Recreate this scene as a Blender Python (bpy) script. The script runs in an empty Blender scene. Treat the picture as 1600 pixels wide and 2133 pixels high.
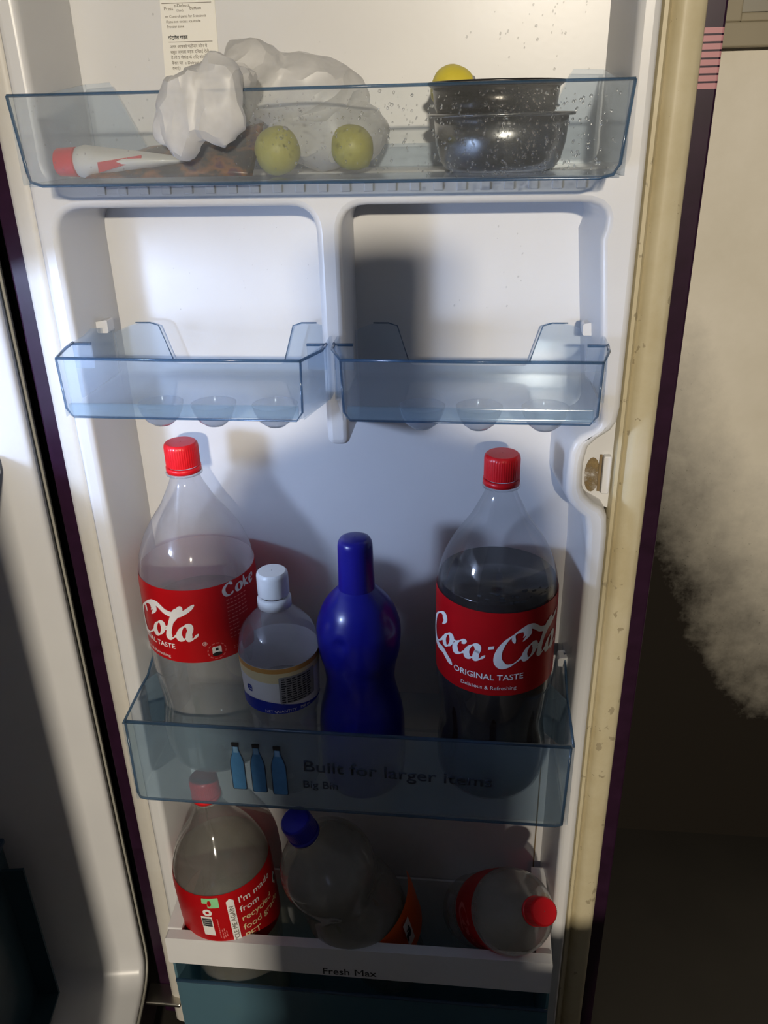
import bpy, bmesh, math, random
from mathutils import Vector, Matrix, Euler, noise
from mathutils.geometry import tessellate_polygon
random.seed(7)
SC = bpy.context.scene
COL = SC.collection
R = math.radians

# ------------------------------------------------------------------ camera
cam_d = bpy.data.cameras.new('camera'); cam = bpy.data.objects.new('camera', cam_d); COL.objects.link(cam)
# columns: camera right / up / back expressed in the world (the door's inner face looks to -Y)
_M = Matrix(((0.99450307, -0.02461204, 0.10177373), (0.10244042, 0.42986445, -0.89706327), (-0.02167036, 0.90255792, 0.43002279)))
cam.matrix_world = Matrix.Translation((0.11672613, -0.72084055, 1.25)) @ _M.to_4x4()
cam_d.sensor_fit = 'VERTICAL'; cam_d.sensor_height = 36.0; cam_d.lens = 1726.4128 / 2133.0 * 36.0
cam_d.clip_start = 0.01; cam_d.clip_end = 50
SC.camera = cam

# ------------------------------------------------------------------ world, large lights, exposure
w = bpy.data.worlds.new('room_air'); SC.world = w; w.use_nodes = True
w.node_tree.nodes['Background'].inputs[0].default_value = (0.85, 0.88, 1.0, 1); w.node_tree.nodes['Background'].inputs[1].default_value = 0.055
KEY = (0.42, -3.16, 1.86)
ld = bpy.data.lights.new('tube_lamp_light', 'AREA'); ld.shape = 'RECTANGLE'; ld.size = 0.12; ld.size_y = 0.06; ld.energy = 78; ld.color = (1.0, 0.89, 0.72)
lo = bpy.data.objects.new('tube_lamp_light', ld); COL.objects.link(lo); lo.location = KEY
lo.rotation_euler = (Vector((0, 0, 0.95)) - Vector(KEY)).to_track_quat('-Z', 'Y').to_euler()
LED = (-0.536, -0.575, 1.09)
ld = bpy.data.lights.new('refrigerator_lamp_light', 'AREA'); ld.shape = 'RECTANGLE'; ld.size = 0.10; ld.size_y = 0.10; ld.energy = 5.6; ld.color = (0.52, 0.67, 1.0)
lo = bpy.data.objects.new('refrigerator_lamp_light', ld); COL.objects.link(lo); lo.location = LED
lo.rotation_euler = (Vector((0.1, 0.0, 0.90)) - Vector(LED)).to_track_quat('-Z', 'Y').to_euler()
vs = SC.view_settings; vs.view_transform = 'Standard'; vs.look = 'None'; vs.gamma = 1.0; vs.use_curve_mapping = False; vs.exposure = 0.05
SC.cycles.transparent_max_bounces = 40; SC.cycles.max_bounces = 10

# ------------------------------------------------------------------ materials (all node based)
class N:
    def __init__(s, name):
        s.m = bpy.data.materials.new(name); s.m.use_nodes = True; s.t = s.m.node_tree; s.t.nodes.clear()
        s.out = s.t.nodes.new('ShaderNodeOutputMaterial')
    def n(s, typ, **k):
        x = s.t.nodes.new('ShaderNode' + typ)
        for a, b in k.items(): setattr(x, a, b)
        return x
    def l(s, a, b): s.t.links.new(a, b)
    def inp(s, node, name, v):
        if hasattr(v, 'is_linked') or isinstance(v, bpy.types.NodeSocket): s.l(v, node.inputs[name])
        else: node.inputs[name].default_value = v
    def coord(s): return s.n('TexCoord').outputs['Object']
    def noise(s, scale, detail=3, rough=0.5, vec=None):
        x = s.n('TexNoise'); x.inputs['Scale'].default_value = scale; x.inputs['Detail'].default_value = detail; x.inputs['Roughness'].default_value = rough
        s.l(vec or s.coord(), x.inputs['Vector']); return x.outputs['Fac']
    def math(s, op, a, b=0.0, clamp=False):
        x = s.n('Math', operation=op, use_clamp=clamp); s.inp(x, 0, a); s.inp(x, 1, b); return x.outputs[0]
    def ramp(s, f, stops):
        x = s.n('ValToRGB'); s.l(f, x.inputs[0]); e = x.color_ramp.elements
        while len(e) < len(stops): e.new(0.5)
        for i, (p, c) in enumerate(stops): e[i].position = p; e[i].color = (*c, 1) if len(c) == 3 else c
        return x.outputs[0]
    def mix(s, f, a, b):
        x = s.n('Mix', data_type='RGBA'); s.inp(x, 'Factor', f)
        for nm, v in (('A', a), ('B', b)):
            sk = [i for i in x.inputs if i.name == nm and i.type == 'RGBA'][0]
            if isinstance(v, bpy.types.NodeSocket): s.l(v, sk)
            else: sk.default_value = (*v, 1)
        return [o for o in x.outputs if o.type == 'RGBA'][0]
    def bsdf(s, color=(.8, .8, .8), rough=.4, metal=0., bump=None, bstr=.2, bdist=.001, spec=.5, coat=0., trans=0., ior=1.45):
        p = s.n('BsdfPrincipled')
        if isinstance(color, bpy.types.NodeSocket): s.l(color, p.inputs['Base Color'])
        else: p.inputs['Base Color'].default_value = (*color, 1)
        s.inp(p, 'Roughness', rough); p.inputs['Metallic'].default_value = metal; p.inputs['Specular IOR Level'].default_value = spec
        p.inputs['Coat Weight'].default_value = coat; p.inputs['Transmission Weight'].default_value = trans; p.inputs['IOR'].default_value = ior
        if bump is not None:
            b = s.n('Bump'); b.inputs['Strength'].default_value = bstr; b.inputs['Distance'].default_value = bdist
            s.l(bump, b.inputs['Height']); s.l(b.outputs[0], p.inputs['Normal'])
        return p.outputs[0]
    def transp(s, c):
        x = s.n('BsdfTransparent'); s.inp(x, 'Color', c if isinstance(c, bpy.types.NodeSocket) else (*c, 1)); return x.outputs[0]
    def mixs(s, f, a, b):
        x = s.n('MixShader'); s.inp(x, 0, f); s.l(a, x.inputs[1]); s.l(b, x.inputs[2]); return x.outputs[0]
    def fresnel(s, ior=1.45):
        # same reflectance from either side of a thin sheet
        g = s.n('NewGeometry'); mx = s.n('Mix', data_type='FLOAT'); s.l(g.outputs['Backfacing'], mx.inputs[0]); mx.inputs[2].default_value = ior; mx.inputs[3].default_value = 1 / ior
        fr = s.n('Fresnel'); s.l(mx.outputs[0], fr.inputs[0]); return fr
    def done(s, sh): s.l(sh, s.out.inputs[0]); return s.m

def plain(name, c, rough=.4, var=.08, scale=30, bstr=.0, metal=0., spec=.5, coat=0.):
    k = N(name); f = k.noise(scale, 4)
    col = k.mix(f, tuple(max(0, x * (1 - var)) for x in c), tuple(min(1, x * (1 + var)) for x in c))
    return k.done(k.bsdf(col, rough, metal, f if bstr else None, bstr, .001, spec, coat))

def clear_plastic(name, tint, haze_col, haze, gloss_rough=.08, hscale=18, hvar=.15, wet=None):
    # thin clear plastic: tinted see-through, a little milky scatter, a fresnel gloss
    k = N(name); f = k.noise(hscale, 5, .6)
    hz = k.math('MULTIPLY_ADD', f, hvar * 2, clamp=True); hz.node.inputs[2].default_value = haze - hvar
    if wet:   # washed-clear patch: (centre x, half width, extra mist elsewhere)
        sx = k.n('SeparateXYZ'); k.l(k.coord(), sx.inputs[0])
        off = k.math('SUBTRACT', k.math('ABSOLUTE', k.math('SUBTRACT', sx.outputs[0], wet[0])), wet[1])
        m_ = k.math('MULTIPLY', k.math('ADD', k.math('MULTIPLY', off, 22), k.math('SUBTRACT', f, .5)), 1.0, True)
        hz = k.math('ADD', hz, k.math('MULTIPLY', k.math('MULTIPLY', m_, f), wet[2]), True)
    d = k.n('BsdfDiffuse'); d.inputs[0].default_value = (*haze_col, 1)
    tl = k.n('BsdfTranslucent'); tl.inputs[0].default_value = (*haze_col, 1)
    body = k.mixs(hz, k.transp(tint), k.mixs(.5, d.outputs[0], tl.outputs[0]))
    g = k.n('BsdfGlossy'); g.inputs['Roughness'].default_value = gloss_rough
    fr = k.fresnel(1.45)
    return k.done(k.mixs(fr.outputs[0], body, g.outputs[0]))

M = {}
k = N('liner_white'); f = k.noise(7, 5); M['liner'] = k.done(k.bsdf(k.ramp(f, [(.3, (.61, .61, .62)), (.7, (.67, .67, .67))]), .32, bump=k.noise(160, 2), bstr=.03))
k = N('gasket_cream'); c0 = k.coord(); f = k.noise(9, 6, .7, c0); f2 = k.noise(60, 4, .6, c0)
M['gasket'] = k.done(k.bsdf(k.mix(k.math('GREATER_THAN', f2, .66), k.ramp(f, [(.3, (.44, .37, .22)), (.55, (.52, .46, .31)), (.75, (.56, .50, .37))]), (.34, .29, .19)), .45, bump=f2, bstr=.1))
k = N('gasket_lit'); f = k.noise(9, 6, .7); M['gasket_lit'] = k.done(k.bsdf(k.ramp(f, [(.3, (.56, .53, .47)), (.7, (.63, .61, .57))]), .45))  # same cream gasket, the light on the hinge side put into a paler colour
# purple steel skin with its printed band of pink lines
k = N('purple_skin'); sx = k.n('SeparateXYZ'); k.l(k.coord(), sx.inputs[0]); z = sx.outputs[2]
inb = k.math('MULTIPLY', k.math('GREATER_THAN', z, 1.2627), k.math('LESS_THAN', z, 1.305))
ln = k.math('GREATER_THAN', k.math('FRACT', k.math('MULTIPLY', k.math('SUBTRACT', z, 1.2627), 1 / 0.0053)), .26)
right = k.math('GREATER_THAN', sx.outputs[0], .2)
fac = k.math('MULTIPLY', k.math('MULTIPLY', inb, ln), right)
wv = k.noise(55, 3); base = k.mix(wv, (.012, .004, .010), (.030, .010, .030))
M['skin'] = k.done(k.bsdf(k.mix(fac, base, (.46, .22, .24)), .34, spec=.2))
M['shell'] = plain('outer_shell_dark', (.02, .008, .02), .35)
M['grey_trim'] = plain('grey_trim', (.30, .29, .25), .5)
M['steel'] = plain('hinge_steel', (.55, .52, .46), .3, metal=1.)
M['sticker'] = plain('sticker_paper', (.78, .76, .70), .6, .03)
M['ink'] = plain('ink_grey', (.16, .14, .11), .6, .03)
M['ink_black'] = plain('ink_black', (.015, .016, .02), .5, .03)
M['ink_navy'] = plain('ink_navy', (.03, .045, .075), .5, .03)
M['dirt'] = plain('grime_brown', (.20, .14, .07), .8, .3)
# bins
M['bin'] = clear_plastic('bin_blue_clear', (.925, .955, .985), (.74, .82, .92), .085, .10, 14, .03)
M['bin_deep'] = clear_plastic('bin_blue_edge', (.42, .54, .68), (.16, .28, .42), .34, .12, 20, .05)
M['bin_wet'] = clear_plastic('bin_blue_clear_misted', (.95, .965, .97), (.80, .81, .80), .05, .10, 11, .06, (.135, .055, .11))
M['bin_big'] = clear_plastic('bin_blue_clear_large', (.80, .88, .93), (.46, .58, .68), .20, .12, 9, .05)
M['bin_low'] = clear_plastic('bin_blue_tub', (.42, .58, .66), (.20, .38, .48), .62, .2, 9, .06)
M['bin_cup'] = clear_plastic('bin_egg_cup', (.78, .82, .88), (.52, .57, .66), .40, .15, 14, .04)
M['bin_band'] = clear_plastic('bin_blue_band', (.84, .91, .95), (.55, .68, .78), .16, .12, 14, .03)
M['milky'] = plain('milky_white_plastic', (.70, .70, .71), .4, .05)
M['crisper'] = clear_plastic('crisper_blue', (.10, .17, .21), (.05, .11, .15), .8, .2)
# bottles
M['pet'] = clear_plastic('pet_clear', (.95, .955, .96), (.78, .79, .82), .04, .05, 25, .03)
M['pet_wet'] = clear_plastic('pet_misted', (.93, .93, .94), (.82, .81, .84), .22, .07, 22, .10)
M['pet_dim'] = clear_plastic('pet_smoky', (.90, .90, .88), (.66, .66, .66), .16, .06, 22, .08)
M['pet_smoke'] = clear_plastic('pet_clouded', (.84, .84, .83), (.66, .66, .65), .36, .06, 22, .10)
M['water'] = clear_plastic('drinking_water', (.86, .88, .87), (.62, .66, .64), .20, .03, 10, .03)
M['cloudy'] = clear_plastic('cloudy_drink', (.76, .76, .70), (.60, .60, .52), .26, .05, 20, .12)
k = N('cola'); M['cola'] = k.done(k.bsdf(k.mix(k.noise(20), (.006, .003, .002), (.012, .006, .004)), .15))
def gloss_plastic(name, c, rough=.3): return plain(name, c, rough, .05, 40, coat=.15)
M['red_cap'] = gloss_plastic('red_cap', (.72, .008, .014), .35)
M['white_cap'] = gloss_plastic('white_cap', (.80, .80, .78), .35)
M['blue_cap'] = gloss_plastic('blue_cap', (.012, .012, .36), .35)
M['blue_bottle'] = gloss_plastic('blue_bottle', (.008, .009, .21), .28)
M['blue_bottle_cap'] = gloss_plastic('blue_bottle_cap', (.012, .010, .22), .3)
def label_film(name, c, inside, thin=.28):
    k = N(name); f = k.noise(40, 3); g = k.n('NewGeometry')
    out = k.mix(f, tuple(x * .93 for x in c), tuple(min(1, x * 1.07) for x in c))
    return k.done(k.mixs(thin, k.bsdf(k.mix(g.outputs['Backfacing'], out, inside), .36), k.transp(tuple(min(1, x * 1.6 + .05) for x in c))))
M['red_label'] = label_film('red_label_film', (.58, .006, .010), (.52, .46, .46))
M['orange_label'] = label_film('orange_label_film', (.85, .13, .012), (.5, .45, .4), .05)
M['label_white'] = plain('label_print_white', (.82, .80, .77), .4, .02)
M['label_pink'] = plain('label_print_faint', (.66, .16, .15), .4, .04)
M['label_green'] = plain('label_print_green', (.26, .62, .30), .4, .04)
M['label_grey'] = plain('label_print_grey', (.34, .33, .32), .6, .15, 300)
M['label_amber'] = plain('label_print_amber', (.62, .30, .07), .4, .1)
M['label_cream'] = plain('label_print_cream', (.80, .66, .36), .4, .06)
M['label_blue'] = plain('label_print_blue', (.012, .03, .32), .4, .04)
M['icon_blue'] = plain('icon_print_blue', (.07, .23, .46), .5, .15, 120)
M['icon_pale'] = plain('icon_print_pale', (.22, .42, .62), .5, .1, 120)
k = N('droplet_water'); g = k.n('BsdfGlossy'); g.inputs['Roughness'].default_value = .14; fr = k.fresnel(1.33); M['drop'] = k.done(k.mixs(fr.outputs[0], k.transp((.95, .95, .95)), g.outputs[0]))
k = N('droplet_lens'); M['drop_lens'] = k.done(k.mixs(.5, k.transp((.98, .98, .98)), k.bsdf((.98, .98, .98), .03, trans=1., ior=1.33)))
# groceries
k = N('bag_film'); f = k.noise(45, 3, .5)
d = k.n('BsdfDiffuse'); d.inputs[0].default_value = (.90, .89, .88, 1); tl = k.n('BsdfTranslucent'); tl.inputs[0].default_value = (.90, .89, .87, 1)
g = k.n('BsdfGlossy'); g.inputs['Roughness'].default_value = .38
bp = k.n('Bump'); bp.inputs['Strength'].default_value = .35; bp.inputs['Distance'].default_value = .0012; k.l(f, bp.inputs['Height'])
for q in (d, g): k.l(bp.outputs[0], q.inputs['Normal'])
hz = k.math('MULTIPLY_ADD', f, .5, clamp=True); hz.node.inputs[2].default_value = .42
fr = k.fresnel(1.4); k.l(bp.outputs[0], fr.inputs[1])
M['bag'] = k.done(k.mixs(fr.outputs[0], k.mixs(hz, k.transp((.9, .9, .9)), k.mixs(.4, d.outputs[0], tl.outputs[0])), g.outputs[0]))
k = N('lemon_peel'); M['lemon'] = k.done(k.bsdf(k.mix(k.noise(40), (.62, .50, .04), (.70, .60, .08)), .4, bump=k.noise(400, 2), bstr=.2))
k = N('lime_peel'); M['lime'] = k.done(k.bsdf(k.mix(k.noise(40), (.34, .33, .07), (.46, .42, .10)), .45, bump=k.noise(400, 2), bstr=.2))
k = N('brushed_steel'); M['pot_steel'] = k.done(k.bsdf(k.mix(k.noise(30), (.22, .22, .22), (.36, .36, .36)), .26, 1., k.noise(90, 4), .15, .0008))
k = N('sooty_steel'); M['pot_dark'] = k.done(k.bsdf(k.mix(k.noise(60, 5, .7), (.015, .014, .013), (.06, .055, .05)), .25, .9, k.noise(120, 4), .2, .0008))
M['pot_rim'] = plain('blackened_rim', (.02, .018, .018), .3, .2)
k = N('wrapper_print'); f = k.noise(45, 4, .6)
M['wrapper'] = k.done(k.bsdf(k.ramp(f, [(.34, (.008, .006, .008)), (.47, (.035, .018, .008)), (.56, (.24, .085, .015)), (.64, (.09, .010, .03)), (.72, (.012, .008, .006))]), .3, bump=k.noise(60, 4), bstr=.3))
M['tube_white'] = gloss_plastic('tube_white', (.76, .75, .72), .35)
M['tube_red'] = gloss_plastic('tube_red_print', (.58, .03, .03), .4)
# room
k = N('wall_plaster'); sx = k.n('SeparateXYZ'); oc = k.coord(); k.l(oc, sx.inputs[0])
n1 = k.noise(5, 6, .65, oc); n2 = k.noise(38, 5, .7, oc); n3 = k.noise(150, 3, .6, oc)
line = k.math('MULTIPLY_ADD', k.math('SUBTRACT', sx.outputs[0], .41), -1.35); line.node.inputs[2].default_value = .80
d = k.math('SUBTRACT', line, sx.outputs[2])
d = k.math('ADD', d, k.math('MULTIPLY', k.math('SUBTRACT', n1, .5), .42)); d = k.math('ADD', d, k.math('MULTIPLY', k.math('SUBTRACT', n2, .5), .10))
soot_shade = k.math('MULTIPLY_ADD', d, 2.5, clamp=True); soot_shade.node.inputs[2].default_value = .45  # mould soot plus a cast shadow painted into the wall colour
speck = k.math('MULTIPLY', k.math('GREATER_THAN', n3, .67), k.math('MULTIPLY', soot_shade, .6))
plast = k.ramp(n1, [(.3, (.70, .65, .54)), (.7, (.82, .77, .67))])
colr = k.mix(soot_shade, plast, (.014, .011, .008)); colr = k.mix(speck, colr, (.02, .017, .012))
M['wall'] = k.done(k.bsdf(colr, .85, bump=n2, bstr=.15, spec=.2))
M['floor'] = plain('floor_dark_stone', (.022, .019, .015), .6, .25, 8)
M['room_wall'] = plain('room_wall_dim', (.20, .18, .15), .9, .1, 4)
M['frame_wood'] = plain('window_frame_paint', (.30, .26, .18), .6, .12, 14)
M['pane'] = plain('window_pane_obscured', (.24, .22, .17), .35, .1, 10)
k = N('tube_glow'); e = k.n('Emission'); e.inputs[0].default_value = (1, .93, .8, 1); e.inputs[1].default_value = 4; M['glow'] = k.done(e.outputs[0])
k = N('led_glow'); e = k.n('Emission'); e.inputs[0].default_value = (.75, .85, 1, 1); e.inputs[1].default_value = 6; M['led'] = k.done(e.outputs[0])
M['can'] = plain('blocker_can_blue', (.05, .12, .3), .4)
M['wood'] = plain('blocker_wood', (.10, .06, .035), .5, .3, 12)

# ------------------------------------------------------------------ mesh helpers
def link(name, me, mat, parent=None):
    o = bpy.data.objects.new(name, me); COL.objects.link(o)
    if mat is not None: me.materials.append(M[mat] if isinstance(mat, str) else mat)
    if parent is not None: o.parent = parent
    return o
def from_bm(name, bm, mat, parent=None, smooth=False):
    bmesh.ops.recalc_face_normals(bm, faces=bm.faces[:]) if not smooth or True else None
    me = bpy.data.meshes.new(name); bm.to_mesh(me); bm.free()
    if smooth:
        for p in me.polygons: p.use_smooth = True
    return link(name, me, mat, parent)
def tag(o, label, cat, group=None):
    o['label'] = label; o['category'] = cat
    if group: o['group'] = group
    return o
def thing(name, label, cat, loc=(0, 0, 0), rot=None, group=None):
    o = bpy.data.objects.new(name, None); COL.objects.link(o); o.location = loc; o.empty_display_size = .02
    if rot is not None: o.rotation_euler = rot
    return tag(o, label, cat, group)
def struct(o): o['kind'] = 'structure'; return o
def box_bm(bm, a, b):
    vs = [bm.verts.new((x, y, z)) for x in (a[0], b[0]) for y in (a[1], b[1]) for z in (a[2], b[2])]
    for f in ((0, 1, 3, 2), (4, 6, 7, 5), (0, 4, 5, 1), (2, 3, 7, 6), (0, 2, 6, 4), (1, 5, 7, 3)): bm.faces.new([vs[i] for i in f])
def box(name, a, b, mat, parent=None, bev=0.0):
    bm = bmesh.new(); box_bm(bm, a, b)
    if bev: bmesh.ops.bevel(bm, geom=bm.edges[:], offset=bev, segments=3, affect='EDGES', profile=.5)
    return from_bm(name, bm, mat, parent, smooth=False)
def prism(name, pts, axis, a, b, mat, parent=None, bev=0.0, smooth=False):
    # polygon in the plane across `axis`, extruded from a to b.  axis y: pts are (x,z); x: (y,z); z: (x,y)
    def v(p, t): return {'y': (p[0], t, p[1]), 'x': (t, p[0], p[1]), 'z': (p[0], p[1], t)}[axis]
    bm = bmesh.new()
    A = [bm.verts.new(v(p, a)) for p in pts]; B = [bm.verts.new(v(p, b)) for p in pts]; n = len(pts)
    for tri in tessellate_polygon([[Vector((p[0], p[1], 0)) for p in pts]]):
        if len(set(tri)) == 3: bm.faces.new([A[i] for i in tri]); bm.faces.new([B[i] for i in tri[::-1]])
    for i in range(n): bm.faces.new((A[i], B[i], B[(i + 1) % n], A[(i + 1) % n]))
    return from_bm(name, bm, mat, parent, smooth)
def rounded(pts):
    # list of (x, y, radius) -> polygon with filleted corners
    out = []; n = len(pts)
    for i in range(n):
        p = Vector(pts[i][:2]); r = pts[i][2] if len(pts[i]) > 2 else 0
        if r <= 0: out.append(tuple(p)); continue
        a = (Vector(pts[i - 1][:2]) - p); b = (Vector(pts[(i + 1) % n][:2]) - p)
        la, lb = a.length, b.length; a.normalize(); b.normalize(); r = min(r, la * .49, lb * .49)
        for j in range(7):
            t = j / 6; out.append(tuple(p + a * r * (1 - t) ** 2 + b * r * t ** 2))
    return out
def plate(name, loops, half, bevel, mat, parent=None, fix=None, to_world=None):
    # 2-D outline with holes -> solid with rounded edges (outline in x,z; depth along y, centred on 0)
    cu = bpy.data.curves.new(name, 'CURVE'); cu.dimensions = '2D'; cu.fill_mode = 'BOTH'
    for lp in loops:
        s = cu.splines.new('POLY'); s.points.add(len(lp) - 1); s.use_cyclic_u = True
        for q, p in zip(s.points, lp): q.co = (p[0], p[1], 0, 1)
    cu.extrude = half - bevel; cu.bevel_depth = bevel; cu.bevel_resolution = 2; cu.offset = -bevel
    o = bpy.data.objects.new(name, cu); COL.objects.link(o)
    dg = bpy.context.evaluated_depsgraph_get(); me = bpy.data.meshes.new_from_object(o.evaluated_get(dg))
    bpy.data.objects.remove(o); bpy.data.curves.remove(cu)
    me.transform(Matrix.Rotation(R(90), 4, 'X'))
    if fix:
        for v in me.vertices: v.co = fix(v.co)
    if to_world is not None: me.transform(to_world)
    me.materials.clear()
    ob = link(name, me, mat, parent)
    for p in me.polygons: p.use_smooth = True
    me.set_sharp_from_angle(angle=R(35))
    return ob
def extrude_profile(name, pts, z0, z1, mat, parent=None, smooth=True):
    bm = bmesh.new(); A = [bm.verts.new((x, y, z0)) for x, y in pts]; B = [bm.verts.new((x, y, z1)) for x, y in pts]; n = len(pts)
    for i in range(n): bm.faces.new((A[i], B[i], B[(i + 1) % n], A[(i + 1) % n]))
    bm.faces.new(A); bm.faces.new(B[::-1])
    o = from_bm(name, bm, mat, parent, smooth); o.data.set_sharp_from_angle(angle=R(50)); return o
def smooth_profile(prof, n=4):
    out = []
    for i in range(len(prof) - 1):
        p0 = prof[max(0, i - 1)]; p1 = prof[i]; p2 = prof[i + 1]; p3 = prof[min(len(prof) - 1, i + 2)]
        for j in range(n):
            t = j / n
            f = lambda a, b, c, d: .5 * (2 * b + (c - a) * t + (2 * a - 5 * b + 4 * c - d) * t * t + (3 * b - a - 3 * c + d) * t ** 3)
            out.append((f(p0[0], p1[0], p2[0], p3[0]), max(0, f(p0[1], p1[1], p2[1], p3[1]))))
    out.append(prof[-1]); return out
def lathe(name, prof, mat, parent=None, seg=48, mod=None, cap0=False, cap1=False, sharp=None):
    # prof: (z, r)
    bm = bmesh.new(); rings = []
    for z, r in prof:
        ring = []
        for i in range(seg):
            a = 2 * math.pi * i / seg; rr = r
            p = Vector((rr * math.sin(a), -rr * math.cos(a), z))
            if mod: p = mod(p, a, z, r)
            ring.append(bm.verts.new(p))
        rings.append(ring)
    for A, B in zip(rings, rings[1:]):
        for i in range(seg): bm.faces.new((A[i], A[(i + 1) % seg], B[(i + 1) % seg], B[i]))
    if cap0: bm.faces.new(rings[0][::-1])
    if cap1: bm.faces.new(rings[-1])
    o = from_bm(name, bm, mat, parent, True)
    if sharp: o.data.set_sharp_from_angle(angle=R(sharp))
    return o
def radius_at(prof, z):
    for (z0, r0), (z1, r1) in zip(prof, prof[1:]):
        if z0 <= z <= z1: return r0 + (r1 - r0) * (z - z0) / max(1e-9, z1 - z0)
    return prof[-1][1] if z > prof[-1][0] else prof[0][1]
# ---- flat print: lettering, drawn script, patches; laid on a plane or wrapped on a lathe surface
def text_bm(body, size, align='LEFT', bold=0.0, shear=0.0):
    cu = bpy.data.curves.new('t', 'FONT'); cu.body = body; cu.size = size; cu.align_x = align; cu.fill_mode = 'BOTH'; cu.offset = bold; cu.shear = shear; cu.resolution_u = 3
    o = bpy.data.objects.new('t', cu); COL.objects.link(o)
    dg = bpy.context.evaluated_depsgraph_get(); me = bpy.data.meshes.new_from_object(o.evaluated_get(dg))
    bpy.data.objects.remove(o); bpy.data.curves.remove(cu)
    bm = bmesh.new(); bm.from_mesh(me); bpy.data.meshes.remove(me); return bm
def poly_bm(*polys):
    bm = bmesh.new()
    for p in polys: bm.faces.new([bm.verts.new((x, y, 0)) for x, y in p])
    return bm
def rect(x0, y0, x1, y1): return [(x0, y0), (x1, y0), (x1, y1), (x0, y1)]
def ring_poly(cx, cy, r0, r1, n=24):
    P = []
    for i in range(n):
        a, b = 2 * math.pi * i / n, 2 * math.pi * (i + 1) / n
        P.append([(cx + r0 * math.cos(a), cy + r0 * math.sin(a)), (cx + r1 * math.cos(a), cy + r1 * math.sin(a)), (cx + r1 * math.cos(b), cy + r1 * math.sin(b)), (cx + r0 * math.cos(b), cy + r0 * math.sin(b))])
    return P
def disc(cx, cy, rx, ry, n=20): return [(cx + rx * math.cos(2 * math.pi * i / n), cy + ry * math.sin(2 * math.pi * i / n)) for i in range(n)]
def stroke_polys(pts, wide, thin, nib=R(38), n=8, closed=False):
    if closed: pts = pts + pts[:3]
    P = [Vector(p) for p in pts]; S = []
    rng = range(1, len(P) - 2) if closed else range(len(P) - 1)
    for i in rng:
        p0 = P[max(0, i - 1)]; p1 = P[i]; p2 = P[i + 1]; p3 = P[min(len(P) - 1, i + 2)]
        for j in range(n):
            t = j / n; S.append(.5 * (2 * p1 + (p2 - p0) * t + (2 * p0 - 5 * p1 + 4 * p2 - p3) * t * t + (3 * p1 - p0 - 3 * p2 + p3) * t ** 3))
    S.append(P[rng[-1] + 1]); nd = Vector((math.cos(nib), math.sin(nib))); L = []
    for i, p in enumerate(S):
        tg = (S[min(i + 1, len(S) - 1)] - S[max(0, i - 1)])
        if tg.length < 1e-9: continue
        tg.normalize(); nn = Vector((-tg.y, tg.x)); wd = thin + wide * abs(tg.x * nd.y - tg.y * nd.x)
        if not closed:
            e = min(1, min(i, len(S) - 1 - i) / 5 + .25); wd *= e
        L.append((p + nn * wd, p - nn * wd))
    return [[tuple(a[0]), tuple(a[1]), tuple(b[1]), tuple(b[0])] for a, b in zip(L, L[1:])]
def ellipse_pts(cx, cy, rx, ry, tilt=.12): return [(cx + rx * math.cos(a) + tilt * ry * math.sin(a), cy + ry * math.sin(a)) for a in [2 * math.pi * i / 10 for i in range(10)]]
def script_logo(part='all'):
    S = []
    st = lambda p, wd=.17, th=.035, c=False: S.extend(stroke_polys(p, wd, th, closed=c))
    tail = lambda x: [(x, .95), (x - .10, .45), (x - .02, .06), (x + .22, .10), (x + .42, .38)]
    def cap_c(x, s=1.0):
        return [(x + a * s, b) for a, b in [(1.25, 1.25), (1.45, 1.62), (1.22, 1.98), (.80, 1.86), (.38, 1.38), (.20, .72), (.28, .1), (.62, -.28), (1.05, -.22), (1.45, .18), (1.62, .5)]]
    if part == 'all':
        st(cap_c(0), .19)
        st(ellipse_pts(2.0, .48, .30, .46), .15, .04, True); st([(2.22, .84), (2.45, .72), (2.66, .8)], .06)
        st([(3.2, .82), (3.0, .97), (2.74, .78), (2.62, .42), (2.78, .06), (3.08, .08), (3.34, .38)])
        st(ellipse_pts(3.72, .48, .30, .46), .15, .04, True); st(tail(4.08))
        S.append([(4.55, .78), (4.85, .86), (4.82, 1.06), (4.52, .98)])
        S.extend(stroke_polys([(.25, -.05), (.65, -.42), (1.25, -.52), (1.75, -.5), (2.2, -.72), (2.75, -1.05)], .16, .05, nib=R(100)))
        st(cap_c(4.95, 1.12), .20)
    # banner of the second C, then o l a
    S.extend(stroke_polys([(5.9, 1.2), (5.72, 1.7), (6.1, 2.1), (6.42, 1.9), (6.3, 1.5)], .08, .03))
    S.extend(stroke_polys([(6.05, 2.05), (6.7, 2.12), (7.4, 1.72), (8.1, 1.62), (8.6, 1.9), (8.95, 2.28)], .13, .04, nib=R(95)))
    st(ellipse_pts(7.02, .48, .30, .46), .15, .04, True); st([(7.24, .84), (7.45, .74), (7.6, .8)], .06)
    st([(7.5, .5), (7.85, 1.1), (8.18, 1.75), (8.12, 2.05), (7.92, 1.85), (7.78, 1.0), (7.74, .3), (7.9, .05), (8.1, .12), (8.3, .38)], .17)
    st(ellipse_pts(8.66, .48, .30, .46), .15, .04, True); st(tail(9.02))
    return [[(x + .24 * y, y) for x, y in p] for p in S]
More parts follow.
